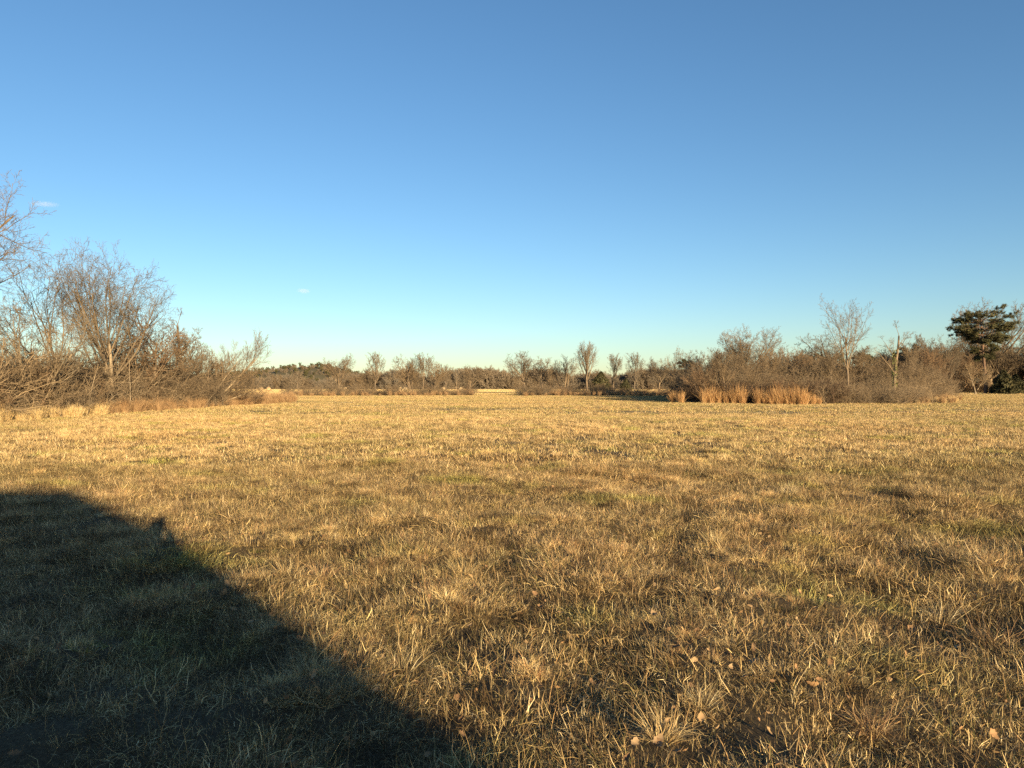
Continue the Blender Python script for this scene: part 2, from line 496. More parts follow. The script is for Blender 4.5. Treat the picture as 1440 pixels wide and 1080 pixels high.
def tree_geo(seed, H, r0, trunk, levels, stems=None, rmin=0.006, ntrunk_levels=1):
    """trunk: (length fraction, nseg, wobble, up, tip).  levels: (n, t0, t1, ang, sd, ratio, taper, nseg, wob, up, rr).
    stems: list of (direction, length, radius factor) leaving the base; default one upright"""
    rng = np.random.default_rng(seed)
    stems = stems or [((0, 0, 1), 1.0, 1.0)]
    d = np.array([s[0] for s in stems], float)
    L_ = np.array([s[1] for s in stems]) * trunk[0] * H
    r = np.array([s[2] for s in stems]) * r0
    st = np.array([(0.12 * k * math.cos(k * 2.1), 0.12 * k * math.sin(k * 2.1), -0.1) for k in range(len(stems))])
    P, Rd = grow(rng, st, d, L_, r, trunk[1], trunk[2], trunk[3], trunk[4])
    Rd[:, 0] *= 1.35
    out = [(P, Rd)]
    for (n, t0, t1, ang, sd, ratio, taper, nseg, wob, up, rr) in levels:
        p, dd, L_, r = fork(rng, P, Rd, L_, n, t0, t1, ang, sd, ratio, taper, rr, rmin)
        P, Rd = grow(rng, p, dd, L_, r, nseg, wob, up, 0.35)
        out.append((P, Rd))
    top = np.percentile(out[-1][0][:, -1, 2], 99.8) if len(out) > 2 else max(p[0][..., 2].max() for p in out)
    s = H / top
    tk, cr = Acc(), Acc()
    for k, (P, Rd) in enumerate(out):
        V, Q = tubes(P * s, np.maximum(Rd * (s if k < 2 else 1.0), rmin * 0.5), 8 if k == 0 else (6 if k == 1 else (4 if k == 2 else 3)))
        (tk if k < ntrunk_levels else cr).add(V, Q)
    return tk, cr

def bare(name, seed, H, r0, trunk, levels, bark=None, twig=None, **kw):
    tk, cr = tree_geo(seed, H, r0, trunk, levels, **kw)
    return tk.mesh(name + "_trunk", [bark or BARK], True), cr.mesh(name + "_crown", [twig or TWIG], False)

def plant(kind, meshes, label, cat, x, y, rz=0.0, sc=1.0, group=None, parts=("trunk", "crown")):
    o = thing(kind, label, cat, x, y, rz, sc, group)
    for nm, me in zip(parts, meshes): obj(nm, me, o)
    return o

# level rows: n, t0, t1, ang, sd, ratio, taper, nseg, wob, up, rr
def oak_levels(a=6, b=6, c=6, d=5, up=0.06, e=3, t0=0.3, ang=40, rat=0.85, tap=0.4):
    return [(a, t0, 1.0, ang, 9, rat, tap, 8, 0.07, up, 0.6),
            (b, 0.2, 1.0, 38, 12, 0.50, 0.35, 6, 0.11, up, 0.5),
            (c, 0.15, 1.0, 40, 14, 0.50, 0.3, 5, 0.12, up, 0.5),
            (d, 0.1, 1.0, 40, 15, 0.52, 0.3, 4, 0.13, 0.04, 0.55),
            (e, 0.1, 1.0, 36, 14, 0.60, 0.3, 3, 0.14, 0.03, 0.7)]
def vase_levels(a=7, b=6, c=5, d=4, e=2):
    return [(a, 0.36, 1.0, 24, 7, 0.80, 0.45, 7, 0.06, 0.07, 0.55),
            (b, 0.2, 1.0, 28, 9, 0.45, 0.35, 5, 0.08, 0.08, 0.45),
            (c, 0.15, 1.0, 32, 12, 0.45, 0.3, 4, 0.10, 0.06, 0.5),
            (d, 0.1, 1.0, 32, 12, 0.55, 0.3, 3, 0.12, 0.03, 0.6),
            (e, 0.1, 1.0, 32, 12, 0.6, 0.3, 3, 0.12, 0.03, 0.7)]

MAIN_OAK = bare("oak", 3, 11.3, 0.17, (0.36, 7, 0.04, 0.03, 0.5), oak_levels(9, 9, 6, 5, 0.06, 2, 0.25, 38, 1.45, 0.1), bark=PALE, twig=TWIG,
                stems=[((0.02, 0, 1), 1.0, 1.0), ((-0.36, 0.1, 1), 1.0, 0.8)], rmin=0.008)
EDGE_TREE = bare("edge", 5, 13.7, 0.26, (0.6, 8, 0.05, 0.02, 0.4), oak_levels(15, 8, 7, 5, 0.07, 3, 0.25, 58), rmin=0.007)
SIDE_TREE = bare("side", 8, 10.4, 0.15, (0.65, 8, 0.05, 0.02, 0.4), oak_levels(7, 7, 5, 4, 0.08, 2, 0.3, 30, 1.0, 0.2), stems=[((-0.25, 0, 1), 1, 1)], rmin=0.008)
PALE_TREE = bare("pale", 12, 6.6, 0.10, (0.6, 7, 0.07, 0.02, 0.4), oak_levels(7, 6, 6, 4, 0.04, 3), bark=PALE, twig=PALETWIG,
                 stems=[((-0.12, 0, 1), 1, 1), ((0.25, 0.1, 1), 0.9, 0.8)], rmin=0.007)
LEAN_TREE = bare("lean", 14, 7.0, 0.11, (0.95, 8, 0.04, 0.01, 0.3),
                 [(9, 0.25, 1.0, 32, 10, 0.45, 0.3, 6, 0.06, 0.10, 0.5), (7, 0.15, 1.0, 30, 10, 0.45, 0.3, 5, 0.07, 0.08, 0.5),
                  (6, 0.15, 1.0, 32, 12, 0.5, 0.3, 4, 0.08, 0.05, 0.55), (3, 0.1, 1, 32, 12, 0.6, 0.3, 3, 0.08, 0.03, 0.7)],
                 bark=PALE, twig=TWIG, stems=[((0.95, 0, 0.8), 1, 1), ((1.5, 0.1, 0.75), 1.05, 0.8), ((1.0, -0.3, 1), 0.85, 0.7), ((0.3, 0.3, 1), 0.7, 0.6), ((2.4, 0.1, 0.7), 0.8, 0.6)], rmin=0.008)
SNAG = bare("snag", 17, 8.8, 0.19, (0.72, 8, 0.04, 0.02, 0.35),
            [(7, 0.3, 1.0, 40, 18, 0.42, 0.5, 5, 0.10, 0.06, 0.4), (4, 0.3, 1, 38, 14, 0.5, 0.3, 4, 0.12, 0.03, 0.5), (5, 0.2, 1, 40, 14, 0.5, 0.3, 3, 0.14, 0.02, 0.6), (4, 0.1, 1, 36, 12, 0.6, 0.3, 3, 0.14, 0.02, 0.7)], rmin=0.010)
SLIM = bare("slim", 23, 11.2, 0.15, (0.68, 8, 0.02, 0.03, 0.4), [(11, 0.45, 1.0, 31, 6, 0.78, 0.3, 7, 0.045, 0.05, 0.5)] + vase_levels(9, 6, 4, 3, 2)[1:], rmin=0.009)
TALL_VASE = bare("vase", 22, 10.4, 0.20, (0.55, 8, 0.03, 0.02, 0.45), vase_levels(13, 8, 6, 4, 2), bark=BARK, twig=TWIG, rmin=0.010)
ROUND = [bare("round", 30 + k, 9.0, 0.22, (0.40, 7, 0.05, 0.02, 0.5), oak_levels(9, 8, 6, 5, 0.035, 2, 0.35, 44, 1.15, 0.15), rmin=0.013) for k in range(3)]
BIG_ROUND = bare("big_round", 36, 9.6, 0.26, (0.40, 7, 0.05, 0.02, 0.5), oak_levels(11, 9, 7, 5, 0.04, 3, 0.3, 46, 1.2, 0.1), rmin=0.012)
UPRIGHT = [bare("upright", 40 + k, 8.0, 0.13, (0.7, 7, 0.05, 0.02, 0.35), vase_levels(10, 7, 5, 4, 2), rmin=0.013) for k in range(3)]
SPREAD = [bare("spread", 50 + k, 6.5, 0.12, (0.6, 6, 0.09, 0.0, 0.4), oak_levels(7, 6, 5, 4, 0.05, 2), bark=BARK, twig=(TWIG, REDTWIG, TWIG)[k],
               stems=[((0.1, 0, 1), 1, 1), ((-0.5, 0.2, 1), 0.9, 0.8), ((0.55, -0.2, 1), 0.85, 0.75)], rmin=0.011) for k in range(3)]
SAPLING = [bare("sapling", 60 + k, 4.5, 0.04, (0.9, 7, 0.05, 0.02, 0.3),
                [(9, 0.25, 1, 38, 10, 0.36, 0.5, 4, 0.08, 0.07, 0.5), (5, 0.2, 1, 36, 12, 0.45, 0.3, 3, 0.1, 0.04, 0.6)], bark=PALE, twig=PALETWIG, rmin=0.008) for k in range(2)]

def vine_mesh(seed, H, r, n=900, pal=RUSTY):
    g_ = np.random.default_rng(seed)
    z = g_.uniform(0.2, H, n); a = g_.random(n) * 6.28
    rr = r * (0.6 + 0.7 * g_.random(n)) * (0.7 + 0.6 * vnoise(z * 1.3, a * 0 + 3, seed))
    c = np.stack([rr * np.cos(a), rr * np.sin(a), z], -1)
    return leafy(g_, c, 0.09, pal * 0.7)

def leafy(g_, c, size, pal, quads=1, stretch=1.0):
    """small two-sided leaf faces at the points c"""
    n = len(c)
    u = norm(g_.normal(0, 1, (n, 3))); v = norm(np.cross(u, g_.normal(0, 1, (n, 3))))
    s = (size * g_.uniform(0.5, 1.4, n))[:, None]
    V = np.stack([c - u * s * stretch, c + v * s * 0.5, c + u * s * stretch, c - v * s * 0.5], 1).reshape(-1, 3)
    Q = np.arange(n * 4).reshape(-1, 4)
    C = np.repeat((pal[g_.integers(0, len(pal), n)] * g_.uniform(0.7, 1.25, (n, 1)))[:, None], 4, 1).reshape(-1, 3)
    return V, Q, C

def acc_mesh(name, parts, mats):
    a = Acc()
    for p in parts: a.add(*p)
    return a.mesh(name, mats)

# left fence row
x, y = at(-168, 31); plant("bare_tree", EDGE_TREE, "tall bare tree at the left edge, its branches reaching in from outside the photo", "tree", x, y, 0.4)
x, y = at(50, 38); plant("bare_tree", PALE_TREE, "small pale forked bare tree in front of the thicket, left of the big oak", "tree", x, y, 0.2)
x, y = at(100, 46); plant("bare_tree", SIDE_TREE, "thin double stemmed bare tree close on the left side of the big oak", "tree", x, y, 1.0)
x, y = at(158, 46); plant("oak_tree", MAIN_OAK, "largest full crowned bare oak with pale forked trunk rising from the left thicket", "tree", x, y, 0.0, (0.80, 0.85, 1.0))
x, y = at(212, 51); plant("bare_tree", SPREAD[1], "low reddish bare tree just right of the big oak's crown", "tree", x, y, 2.0, 1.15)
x, y = at(255, 56)
o = plant("bare_tree", SNAG, "bare tree wrapped in brown vine between the big oak and the leaning tree", "tree", x, y, 0.6, 0.9)
obj("vine", acc_mesh("vine", [vine_mesh(4, 6.4, 0.36, 1100)], [LEAF]), o)
x, y = at(290, 60); plant("leaning_tree", LEAN_TREE, "pale many stemmed tree leaning to the right at the end of the left thicket", "tree", x, y, 0.0, (0.80, 0.9, 0.93))
for px, Y, k, s, rz, lb in [(80, 39, 0, 0.95, 0.3, "pale sapling in front of the left thicket, nearest the small forked tree"),
                            (125, 41, 1, 0.8, 1.3, "short pale sapling at the foot of the thicket, left of the oak's trunk"),
                            (182, 45, 0, 0.85, 2.2, "pale sapling at the thicket's foot right of the oak's trunk"),
                            (262, 56, 1, 0.9, 0.2, "pale sapling beside the vine wrapped tree")]:
    x, y = at(px, Y); plant("sapling", SAPLING[k], lb, "sapling", x, y, rz, s, "pale saplings along the left thicket", parts=("stem", "twigs"))

for px, Y, ms, s, rz, lb in [(236, 55, SPREAD[0], 0.95, 0.9, "dark low bare tree against the left of the vine wrapped tree"),
                             (282, 63, SPREAD[2], 0.92, 2.9, "low spreading bare tree behind the foot of the leaning tree"),
                             (318, 67, SPREAD[0], 0.66, 4.0, "smallest low bare tree under the tip of the leaning tree")]:
    x, y = at(px, Y); plant("bare_tree", ms, lb, "tree", x, y, rz, s)
# hedgerow across the middle of the field
HG = "bare trees of the hedgerow across the field"
hedge = [
    (420, 126, "upright", UPRIGHT[1], 0.55, "small dark upright tree at the left start of the hedgerow, below the hill"),
    (477, 140, "round", ROUND[0], 0.92, "round crowned bare tree on the left of the hedgerow, right of the hill"),
    (527, 138, "upright", UPRIGHT[0], 1.05, "slender upright bare tree between the round left tree and the wide clump"),
    (577, 132, "spread", SPREAD[0], 1.15, "left one of the wide clump of bare trees in the hedgerow"),
    (594, 130, "upright", UPRIGHT[2], 0.98, "tallest tree in the middle of the wide hedgerow clump"),
    (610, 131, "spread", SPREAD[2], 1.08, "right one of the wide clump of bare trees in the hedgerow"),
    (627, 142, "upright", UPRIGHT[1], 0.78, "short bare tree just right of the wide hedgerow clump"),
    (660, 160, "round", ROUND[2], 0.72, "small round bare tree beside the gap to the far field"),
    (738, 150, "round", ROUND[1], 1.02, "large round crowned bare tree right of the gap to the far field"),
    (764, 150, "spread", SPREAD[0], 1.25, "loose bare tree leaning right behind the large round hedgerow tree"),
    (795, 142, "spread", SPREAD[2], 1.22, "dark branchy bare tree left of the tallest hedgerow tree"),
    (826, 132, "vase", TALL_VASE, 0.97, "tallest pale vase shaped bare tree in the hedgerow"),
    (861, 136, "upright", UPRIGHT[2], 1.0, "wispy bare tree right of the tallest hedgerow tree"),
    (892, 128, "upright", UPRIGHT[0], 0.98, "thin pale upright tree between the wispy tree and the right thicket"),
    (926, 138, "round", ROUND[0], 0.82, "small round bare tree near the left end of the right thicket"),
    (957, 104, "forked", PALE_TREE, 1.12, "pale forked bare tree at the left end of the right thicket"),
    (980, 108, "spread", SPREAD[1], 1.1, "reddish bare tree right of the pale forked tree"),
]
for i, (px, Y, kd, ms, s, lb) in enumerate(hedge):
    x, y = at(px, Y); plant("bare_tree", ms, lb, "tree", x, y, i * 1.7, s, HG)
for i, (px, Y, s, lb) in enumerate([(732, 128, 1.1, "pale sapling at the foot of the large round hedgerow tree"), (755, 132, 0.9, "pale sapling right of the large round hedgerow tree"),
                                    (806, 130, 1.0, "pale sapling left of the tallest hedgerow tree"), (866, 126, 0.95, "pale sapling below the wispy hedgerow tree"),
                                    (642, 130, 1.0, "pale sapling at the right end of the hedgerow's left half"), (545, 131, 0.9, "pale sapling left of the wide hedgerow clump")]):
    x, y = at(px, Y); plant("sapling", SAPLING[i % 2], lb, "sapling", x, y, i * 1.1, s, "pale saplings in the hedgerow", parts=("stem", "twigs"))

# right thicket trees
x, y = at(1050, 95); plant("bare_tree", BIG_ROUND, "largest round crowned bare tree rising from the right thicket", "tree", x, y, 0.3)
x, y = at(1018, 93); plant("bare_tree", ROUND[2], "smaller round bare tree close on the left of the thicket's largest crown", "tree", x, y, 1.3, 0.84)
x, y = at(1088, 98); plant("bare_tree", SPREAD[0], "low branchy bare tree close on the right of the thicket's largest crown", "tree", x, y, 2.3, 1.18)
x, y = at(1193, 72); plant("bare_tree", SLIM, "tall slim bare tree with upswept branches standing above the right thicket", "tree", x, y, 0.8)
x, y = at(1258, 76)
o = plant("bare_tree", SNAG, "broken topped bare tree with vine on its trunk, right of the tall slim tree", "tree", x, y, 2.6)
obj("vine", acc_mesh("vine", [vine_mesh(9, 5.6, 0.22, 420, OLIVE)], [LEAF]), o)
x, y = at(1165, 150); plant("bare_tree", ROUND[1], "broad low crowned bare tree far behind the right thicket", "tree", x, y, 2.0, (1.75, 1.75, 1.45))
right = [(1120, 92, SPREAD[1], 1.05), (1145, 96, SPREAD[2], 1.0), (1225, 90, SPREAD[0], 0.95), (1285, 96, UPRIGHT[1], 0.95), (1306, 104, SPREAD[1], 1.25)]
rl = ["reddish bare tree in the thicket between the largest crown and the slim tree", "dull brown bare tree in the thicket just left of the slim tree",
      "low bare tree behind the gap between the slim tree and the broken tree", "upright bare tree just right of the broken vine covered tree", "reddish spreading tree at the right end of the thicket"]
for i, ((px, Y, ms, s), lb) in enumerate(zip(right, rl)):
    x, y = at(px, Y); plant("bare_tree", ms, lb, "tree", x, y, i * 1.3, s, "bare trees in the right thicket")
wood = [(1322, 120, ROUND[0], 1.15, "leaning crowned bare tree between the thicket and the pine"), (1338, 142, UPRIGHT[2], 1.25, "upright bare tree close left of the pine"),
        (1300, 140, UPRIGHT[0], 1.5, "tall thin bare tree at the back between broken tree and pine"), (1393, 168, BIG_ROUND, 2.25, "tall bare tree whose crown rises behind the pine"),
        (1452, 158, UPRIGHT[1], 1.7, "bare tree at the right edge of the photo beside the pine"), (1500, 140, ROUND[1], 1.4, "bare tree beyond the right edge whose twigs reach the frame"),
        (1372, 145, PALE_TREE, 1.05, "small pale trunked tree standing under the left of the pine")]
for i, (px, Y, ms, s, lb) in enumerate(wood):
    x, y = at(px, Y); plant("bare_tree", ms, lb, "tree", x, y, i * 1.9 + 0.5, s, "bare trees around the pine")

# ------------------------------------------------------------------ pine, cedar, far pines
NEEDLE = grass_mat("pine_needles", patches=False)
NPAL = np.array([(0.068, 0.066, 0.028), (0.088, 0.080, 0.034), (0.110, 0.093, 0.042), (0.050, 0.050, 0.024)])
def needles(g_, c, size, n_each):
    n = len(c)
    cc = np.repeat(c, n_each, 0)
    d = norm(g_.normal(0, 1, (n * n_each, 3)) + np.array([0, 0, 0.35]))
    sd = norm(np.cross(d, g_.normal(0, 1, d.shape))) * 0.05 * size / 0.4
    L_ = (size * g_.uniform(0.6, 1.3, len(cc)))[:, None]
    V = np.stack([cc - sd, cc + sd, cc + d * L_ + sd * 0.3, cc + d * L_ - sd * 0.3], 1).reshape(-1, 3)
    Q = np.arange(len(cc) * 4).reshape(-1, 4)
    col = np.repeat(NPAL[g_.integers(0, 4, n)], n_each, 0) * g_.uniform(0.8, 1.25, (len(cc), 1))
    return V, Q, np.repeat(col[:, None], 4, 1).reshape(-1, 3)

def pine(seed, H, spread, base=0.35, nb=34, dense=9, size=0.42):
    g_ = np.random.default_rng(seed)
    P, Rd = grow(g_, np.array([[0, 0, -0.1]]), np.array([[0.03, 0, 1.0]]), np.array([H * 0.93]), np.array([0.022 * H]), 10, 0.025, 0.03, 0.25)
    tk, br, nd = Acc(), Acc(), Acc()
    tk.add(*tubes(P, Rd, 8))
    t = np.sort(g_.uniform(base, 0.99, nb)); a = np.arange(nb) * 2.4 + g_.normal(0, 0.4, nb)
    f = t * 10; i = np.minimum(f.astype(int), 9); f = f - i
    p = P[0, i] * (1 - f)[:, None] + P[0, i + 1] * f[:, None]
    tt = (t - base) / (1 - base)
    L_ = spread * np.interp(tt, [0, 0.15, 0.4, 0.62, 0.82, 0.93, 1.0], [0.25, 0.35, 0.62, 1.0, 1.0, 0.75, 0.45]) * g_.uniform(0.7, 1.15, nb)
    el = np.interp(tt, [0, 0.6, 0.9, 1], [0.0, 0.12, 0.25, 0.5])
    d = np.stack([np.cos(a) * np.cos(el), np.sin(a) * np.cos(el), np.sin(el)], -1)
    B, BR = grow(g_, p, d, L_, np.full(nb, 0.006 * H), 6, 0.10, 0.02, 0.3)
    br.add(*tubes(B, BR, 5))
    p2, d2, L2, r2 = fork(g_, B, BR, L_, dense, 0.3, 1.0, 48, 12, 0.34, 0.4, 0.5, 0.012)
    d2[:, 2] *= 0.35
    B2, BR2 = grow(g_, p2, d2, L2, r2, 4, 0.10, 0.04, 0.4)
    br.add(*tubes(B2, BR2, 4))
    p3, d3, L3, r3 = fork(g_, B2, BR2, L2, 4, 0.3, 1.0, 42, 12, 0.5, 0.3, 0.5, 0.01)
    d3[:, 2] = d3[:, 2] * 0.3 + 0.12
    B3, BR3 = grow(g_, p3, d3, L3, r3, 3, 0.1, 0.05, 0.4)
    br.add(*tubes(B3, BR3, 3))
    tips = np.concatenate([B3[:, 1:].reshape(-1, 3), B2[:, -1]])
    nd.add(*needles(g_, tips + g_.normal(0, 0.06, tips.shape), size, 8))
    return tk.mesh("pine_trunk", [PINEBARK], True), br.mesh("pine_branches", [PINEBARK]), nd.mesh("pine_foliage", [NEEDLE])
PINE = pine(2, 17.6, 5.9, 0.44, 46, 9, 0.38)
FARPINE = [pine(5 + k, 15.0, 4.2, 0.4, 24, 6, 0.7) for k in range(2)]
x, y = at(1386, 150)
plant("pine_tree", PINE, "dark flat topped pine standing alone at the right above the field's edge", "tree", x, y, 0.7, parts=("trunk", "branches", "foliage"))
fp = [(1128, 250, 0.98), (1150, 258, 1.05), (1176, 246, 1.0), (1212, 255, 1.05), (1232, 260, 1.0), (1266, 250, 1.08), (1283, 245, 1.2), (1304, 252, 1.1), (1340, 255, 1.2), (963, 330, 1.1)]
for i, (px, Y, s) in enumerate(fp):
    x, y = at(px, Y); s *= 0.84
    lb = "dark evergreen pine top just showing over the right thicket's skyline" if i < 9 else "lone dark evergreen tip showing behind the pale forked tree"
    plant("pine_tree", FARPINE[i % 2], lb, "tree", x, y, i * 1.1, s, "far pines behind the right thicket", parts=("trunk", "branches", "foliage"))
def cedar(seed, H, r):
    g_ = np.random.default_rng(seed)
    n = 5200
    z = g_.random(n) ** 1.3 * H; a = g_.random(n) * 6.28
    prof = r * np.interp(z / H, [0, 0.2, 0.6, 1], [0.8, 1, 0.7, 0.05]) * (0.6 + 0.6 * vnoise(a * 1.6, z * 1.6, seed))
    rr = prof * np.sqrt(g_.random(n))
    c = np.stack([rr * np.cos(a), rr * np.sin(a), z + 0.1], -1)
    fol = acc_mesh("cedar_foliage", [leafy(g_, c, 0.24, NPAL * 0.7, stretch=1.3)], [NEEDLE])
    P, Rd = grow(g_, np.array([[0, 0, -0.1]]), np.array([[0, 0, 1.0]]), np.array([H * 0.9]), np.array([0.12]), 6, 0.03, 0.03, 0.3)
    t_ = Acc(); t_.add(*tubes(P, Rd, 6))
    return t_.mesh("cedar_trunk", [PINEBARK], True), fol
CED = cedar(3, 4.8, 2.6)
for i, (px, Y, s, lb) in enumerate([(1411, 147, 1.0, "dark green cedar bush right of the pine's trunk"), (1428, 152, 0.85, "darker low cedar bush at the right edge of the photo"),
                                    (845, 150, 0.95, "dark evergreen bush right of the tallest hedgerow tree"), (880, 140, 0.62, "olive evergreen bush below the thin pale hedgerow tree")]):
    x, y = at(px, Y); plant("cedar_bush", CED, lb, "bush", x, y, i, s, "evergreen bushes", parts=("trunk", "foliage"))

# ------------------------------------------------------------------ shrubs and brush
def shrub(name, seed, H, n, spread, twig, rmin=0.010, dens=(6, 5, 4)):
    g_ = np.random.default_rng(seed)
    stems = []
    for k in range(n):
        a = g_.random() * 6.28; s = abs(g_.normal(spread, spread * 0.5))
        stems.append(((math.cos(a) * s, math.sin(a) * s, 1.0), g_.uniform(0.6, 1.1), g_.uniform(0.6, 1.1)))
    tk, cr = tree_geo(seed, H, 0.025, (0.9, 6, 0.13, -0.02, 0.4),
                      [(dn, 0.12, 1, 43, 14, 0.5, 0.3, 5 - q, 0.19, 0.0, 0.62) for q, dn in enumerate(dens)], stems=stems, rmin=rmin)
    tk.add(np.concatenate(cr.V), np.concatenate(cr.Q))
    return tk.mesh(name, [twig])
SHRUB = [shrub("shrub", 70 + k, 3.2, 11, 0.6, (REDTWIG, TWIG, TWIG, TWIG)[k], 0.010, (5, 5, 4)) for k in range(4)]
CANE = [shrub("cane", 90 + k, 3.0, 20, 0.75, (TWIG, PALETWIG)[k % 2], 0.009, (6, 3)) for k in range(4)]
DARKSH = [shrub("dark_shrub", 80 + k, 2.2, 14, 0.8, DARKTWIG, 0.013) for k in range(2)]
BRUSH = SHRUB + CANE
rng = np.random.default_rng(21)
# left thicket brush
n = 360
y = rng.uniform(24, 66, n); x = -25.0 - 9 * rng.random(n) ** 1.3 + rng.normal(0, 0.35, n) + np.clip((y - 45) * 0.05, 0, 1)
front = x > -26.2
hh = np.where(front, rng.uniform(0.4, 0.8, n), rng.uniform(0.7, 1.35, n)) * np.interp(y, [24, 55, 66], [1.05, 1.1, 0.75])
g = scatter("brush", x, y, hh, rng.random(n) * 6.28, rng.integers(0, 8, n), BRUSH)
tag(g, "dense tangle of brown leafless brush under the trees on the left", "brush", kind="stuff")
# right thicket brush
n = 430
px = rng.uniform(955, 1325, n); y = np.interp(px, [955, 985, 1000, 1270, 1325], [92, 71, 70, 76, 88]) + 26 * rng.random(n) ** 1.1
x = (px - 720) / F * y
topy = np.interp(px, [955, 985, 1010, 1100, 1150, 1270, 1325], [518, 507, 495, 494, 496, 502, 522])
hh = ((543 - topy) / F * y + 1.65) / 3.2 * (rng.uniform(0.35, 1.0, n) + 0.25 * (vnoise(px / 16, px * 0, 55) - 0.4)) * np.clip(np.where(px < 1050, 0.85, 0.5) + (y - 74) / 22, 0.45, 1.0)
g = scatter("brush", x, y, hh, rng.random(n) * 6.28, rng.integers(0, 8, n), BRUSH)
tag(g, "dense brown leafless brush filling the right thicket", "brush", kind="stuff")
n = 80
px = rng.uniform(985, 1190, n); y = np.interp(px, [985, 1130, 1250], [69, 66.5, 68]) + rng.uniform(0, 7, n); x = (px - 720) / F * y
g = scatter("bramble", x, y, rng.uniform(0.6, 1.15, n), rng.random(n) * 6.28, rng.integers(0, 2, n), DARKSH)
tag(g, "dark purplish bramble tangle at the foot of the right thicket", "brambles", kind="stuff")
n = 60
px = rng.uniform(1130, 1300, n); y = rng.uniform(66.5, 74, n); x = (px - 720) / F * y
g = scatter("brush", x, y, rng.uniform(0.35, 0.85, n), rng.random(n) * 6.28, rng.integers(0, 4, n), CANE)
tag(g, "low arching canes around the feet of the slim tree and the broken tree", "brush", kind="stuff")
for i in range(19):
    px_, Y_ = (985 + 20.5 * i + rng.uniform(-7, 7), rng.uniform(80, 98)) if i < 16 else ((988, 70.5), (1006, 71.5), (1024, 70))[i - 16]
    x, y = at(px_, Y_)
    plant("bare_tree", [SPREAD[0], UPRIGHT[0], SPREAD[2], UPRIGHT[2], SPREAD[1], UPRIGHT[1]][i % 6], "thin brown bare tree standing crowded in the brush of the right thicket", "tree", x, y, i * 1.23,
          float(rng.uniform(0.62, 0.95)) * (1.0 if i < 13 else 0.85), "thin trees crowded in the right thicket's brush")
# wood behind the pine
n = 260
px = rng.uniform(1250, 1560, n); y = rng.uniform(160, 215, n); x = (px - 720) / F * y
g = scatter("woods", x, y, rng.uniform(0.9, 1.6, n), rng.random(n) * 6.28, rng.integers(0, 6, n), [m for t in (ROUND[0], SPREAD[1], UPRIGHT[0]) for m in t][1::2] + SHRUB[:3], zoff=-0.2)
tag(g, "brown leafless woodland behind the lone pine", "woodland", kind="stuff")
# hedgerow weeds
n = 320
px = np.concatenate([rng.uniform(395, 665, n // 2), rng.uniform(728, 960, n - n // 2)]); y = rng.uniform(122, 140, n); x = (px - 720) / F * y
g = scatter("hedgerow_brush", x, y, rng.uniform(0.22, 0.42, n) * np.where(rng.random(n) < 0.3, 1.9, 1.0), rng.random(n) * 6.28, rng.integers(0, 4, n), SHRUB)
tag(g, "low reddish brown brush along the hedgerow across the field", "brush", kind="stuff")
# far wood
def wood_tree(seed):
    tk, cr = tree_geo(seed, 11.5, 0.25, (0.6, 6, 0.05, 0.02, 0.4), oak_levels(12, 7, 6, 4, 0.04, 1, 0.08, 48), rmin=0.045)
    tk.add(np.concatenate(cr.V), np.concatenate(cr.Q))
    return tk.mesh("wood_tree", [(GREYTWIG, TWIG, GREYTWIG)[seed % 3]])
WOODT = [wood_tree(200 + k) for k in range(3)]
n = 800
px = rng.uniform(300, 1010, n); y = rng.uniform(345, 420, n); x = (px - 720) / F * y
s = rng.uniform(0.55, 1.12, n) * (0.78 + 0.45 * vnoise(px / 26, px * 0, 150)) * np.interp(px, [370, 450, 480], [0.70, 0.75, 1.0])
g = scatter("woods", x, y, s, rng.random(n) * 6.28, rng.integers(0, 3, n), WOODT, zoff=-2.2)
tag(g, "far brown leafless wood beyond the hedgerow forming the horizon", "woodland", kind="stuff")

# ------------------------------------------------------------------ broomsedge
def sedge(seed, n, rad, h, pal, lean=0.12, width=0.02, base_r=None):
    r_ = np.random.default_rng(seed)
    return acc_mesh("sedge", [blades(r_, n, rad, h, width, lean, 0.3, pal, base_r=base_r, jitter=0.1, hs=0.22, peak=0.45),
                              blades(r_, n // 3, rad, h * 0.55, width * 1.2, lean * 2.2, 0.5, pal, base_r=base_r, jitter=0.1)], [SEDGE])
ORANGE = np.array([0.93, 0.86, 0.76]) * np.array([(0.45, 0.27, 0.125), (0.50, 0.32, 0.155), (0.34, 0.19, 0.09), (0.56, 0.39, 0.21)])
CLUMP = [sedge(300 + k, 330, 0.6, 1.42, ORANGE, 0.14, width=0.013, base_r=0.27) for k in range(3)]
BROWN = RUSTY * 0.82
BCLUMP = [sedge(320 + k, 300, 0.6, 1.3, BROWN, 0.16, width=0.013, base_r=0.32) for k in range(3)]
GCLUMP = [sedge(310 + k, 240, 0.6, 1.05, GOLD, 0.16, 0.014, 0.4) for k in range(2)]
BG_ = "broomsedge clumps along the foot of the right thicket"
row = [(946, 70, 1.0), (958, 69, 0.8), (990, 67.3, 1.1), (1000, 67.2, 1.15), (1011, 67.0, 1.1), (1022, 66.6, 1.12), (1033, 66.2, 1.05), (1044, 65.8, 1.18), (1066, 64.8, 1.05), (1076, 64.4, 0.95),
       (1086, 64.0, 1.2), (1096, 63.7, 1.14), (1107, 63.4, 1.08), (1117, 63.0, 1.12), (1126, 62.6, 1.3), (1131, 62.8, 1.2), (1143, 64, 0.7), (1152, 64.5, 0.55)]
rl = {0: "orange fan of broomsedge standing apart at the left tip of the right thicket", 1: "lower broomsedge clump just right of the one standing apart", 14: "tallest bright orange broomsedge clump at the right end of the row",
      8: "broomsedge clump just right of the dark gap in the row", 16: "short ragged broomsedge tuft past the right end of the row", 17: "lowest straw tuft right of the short ragged broomsedge tuft"}
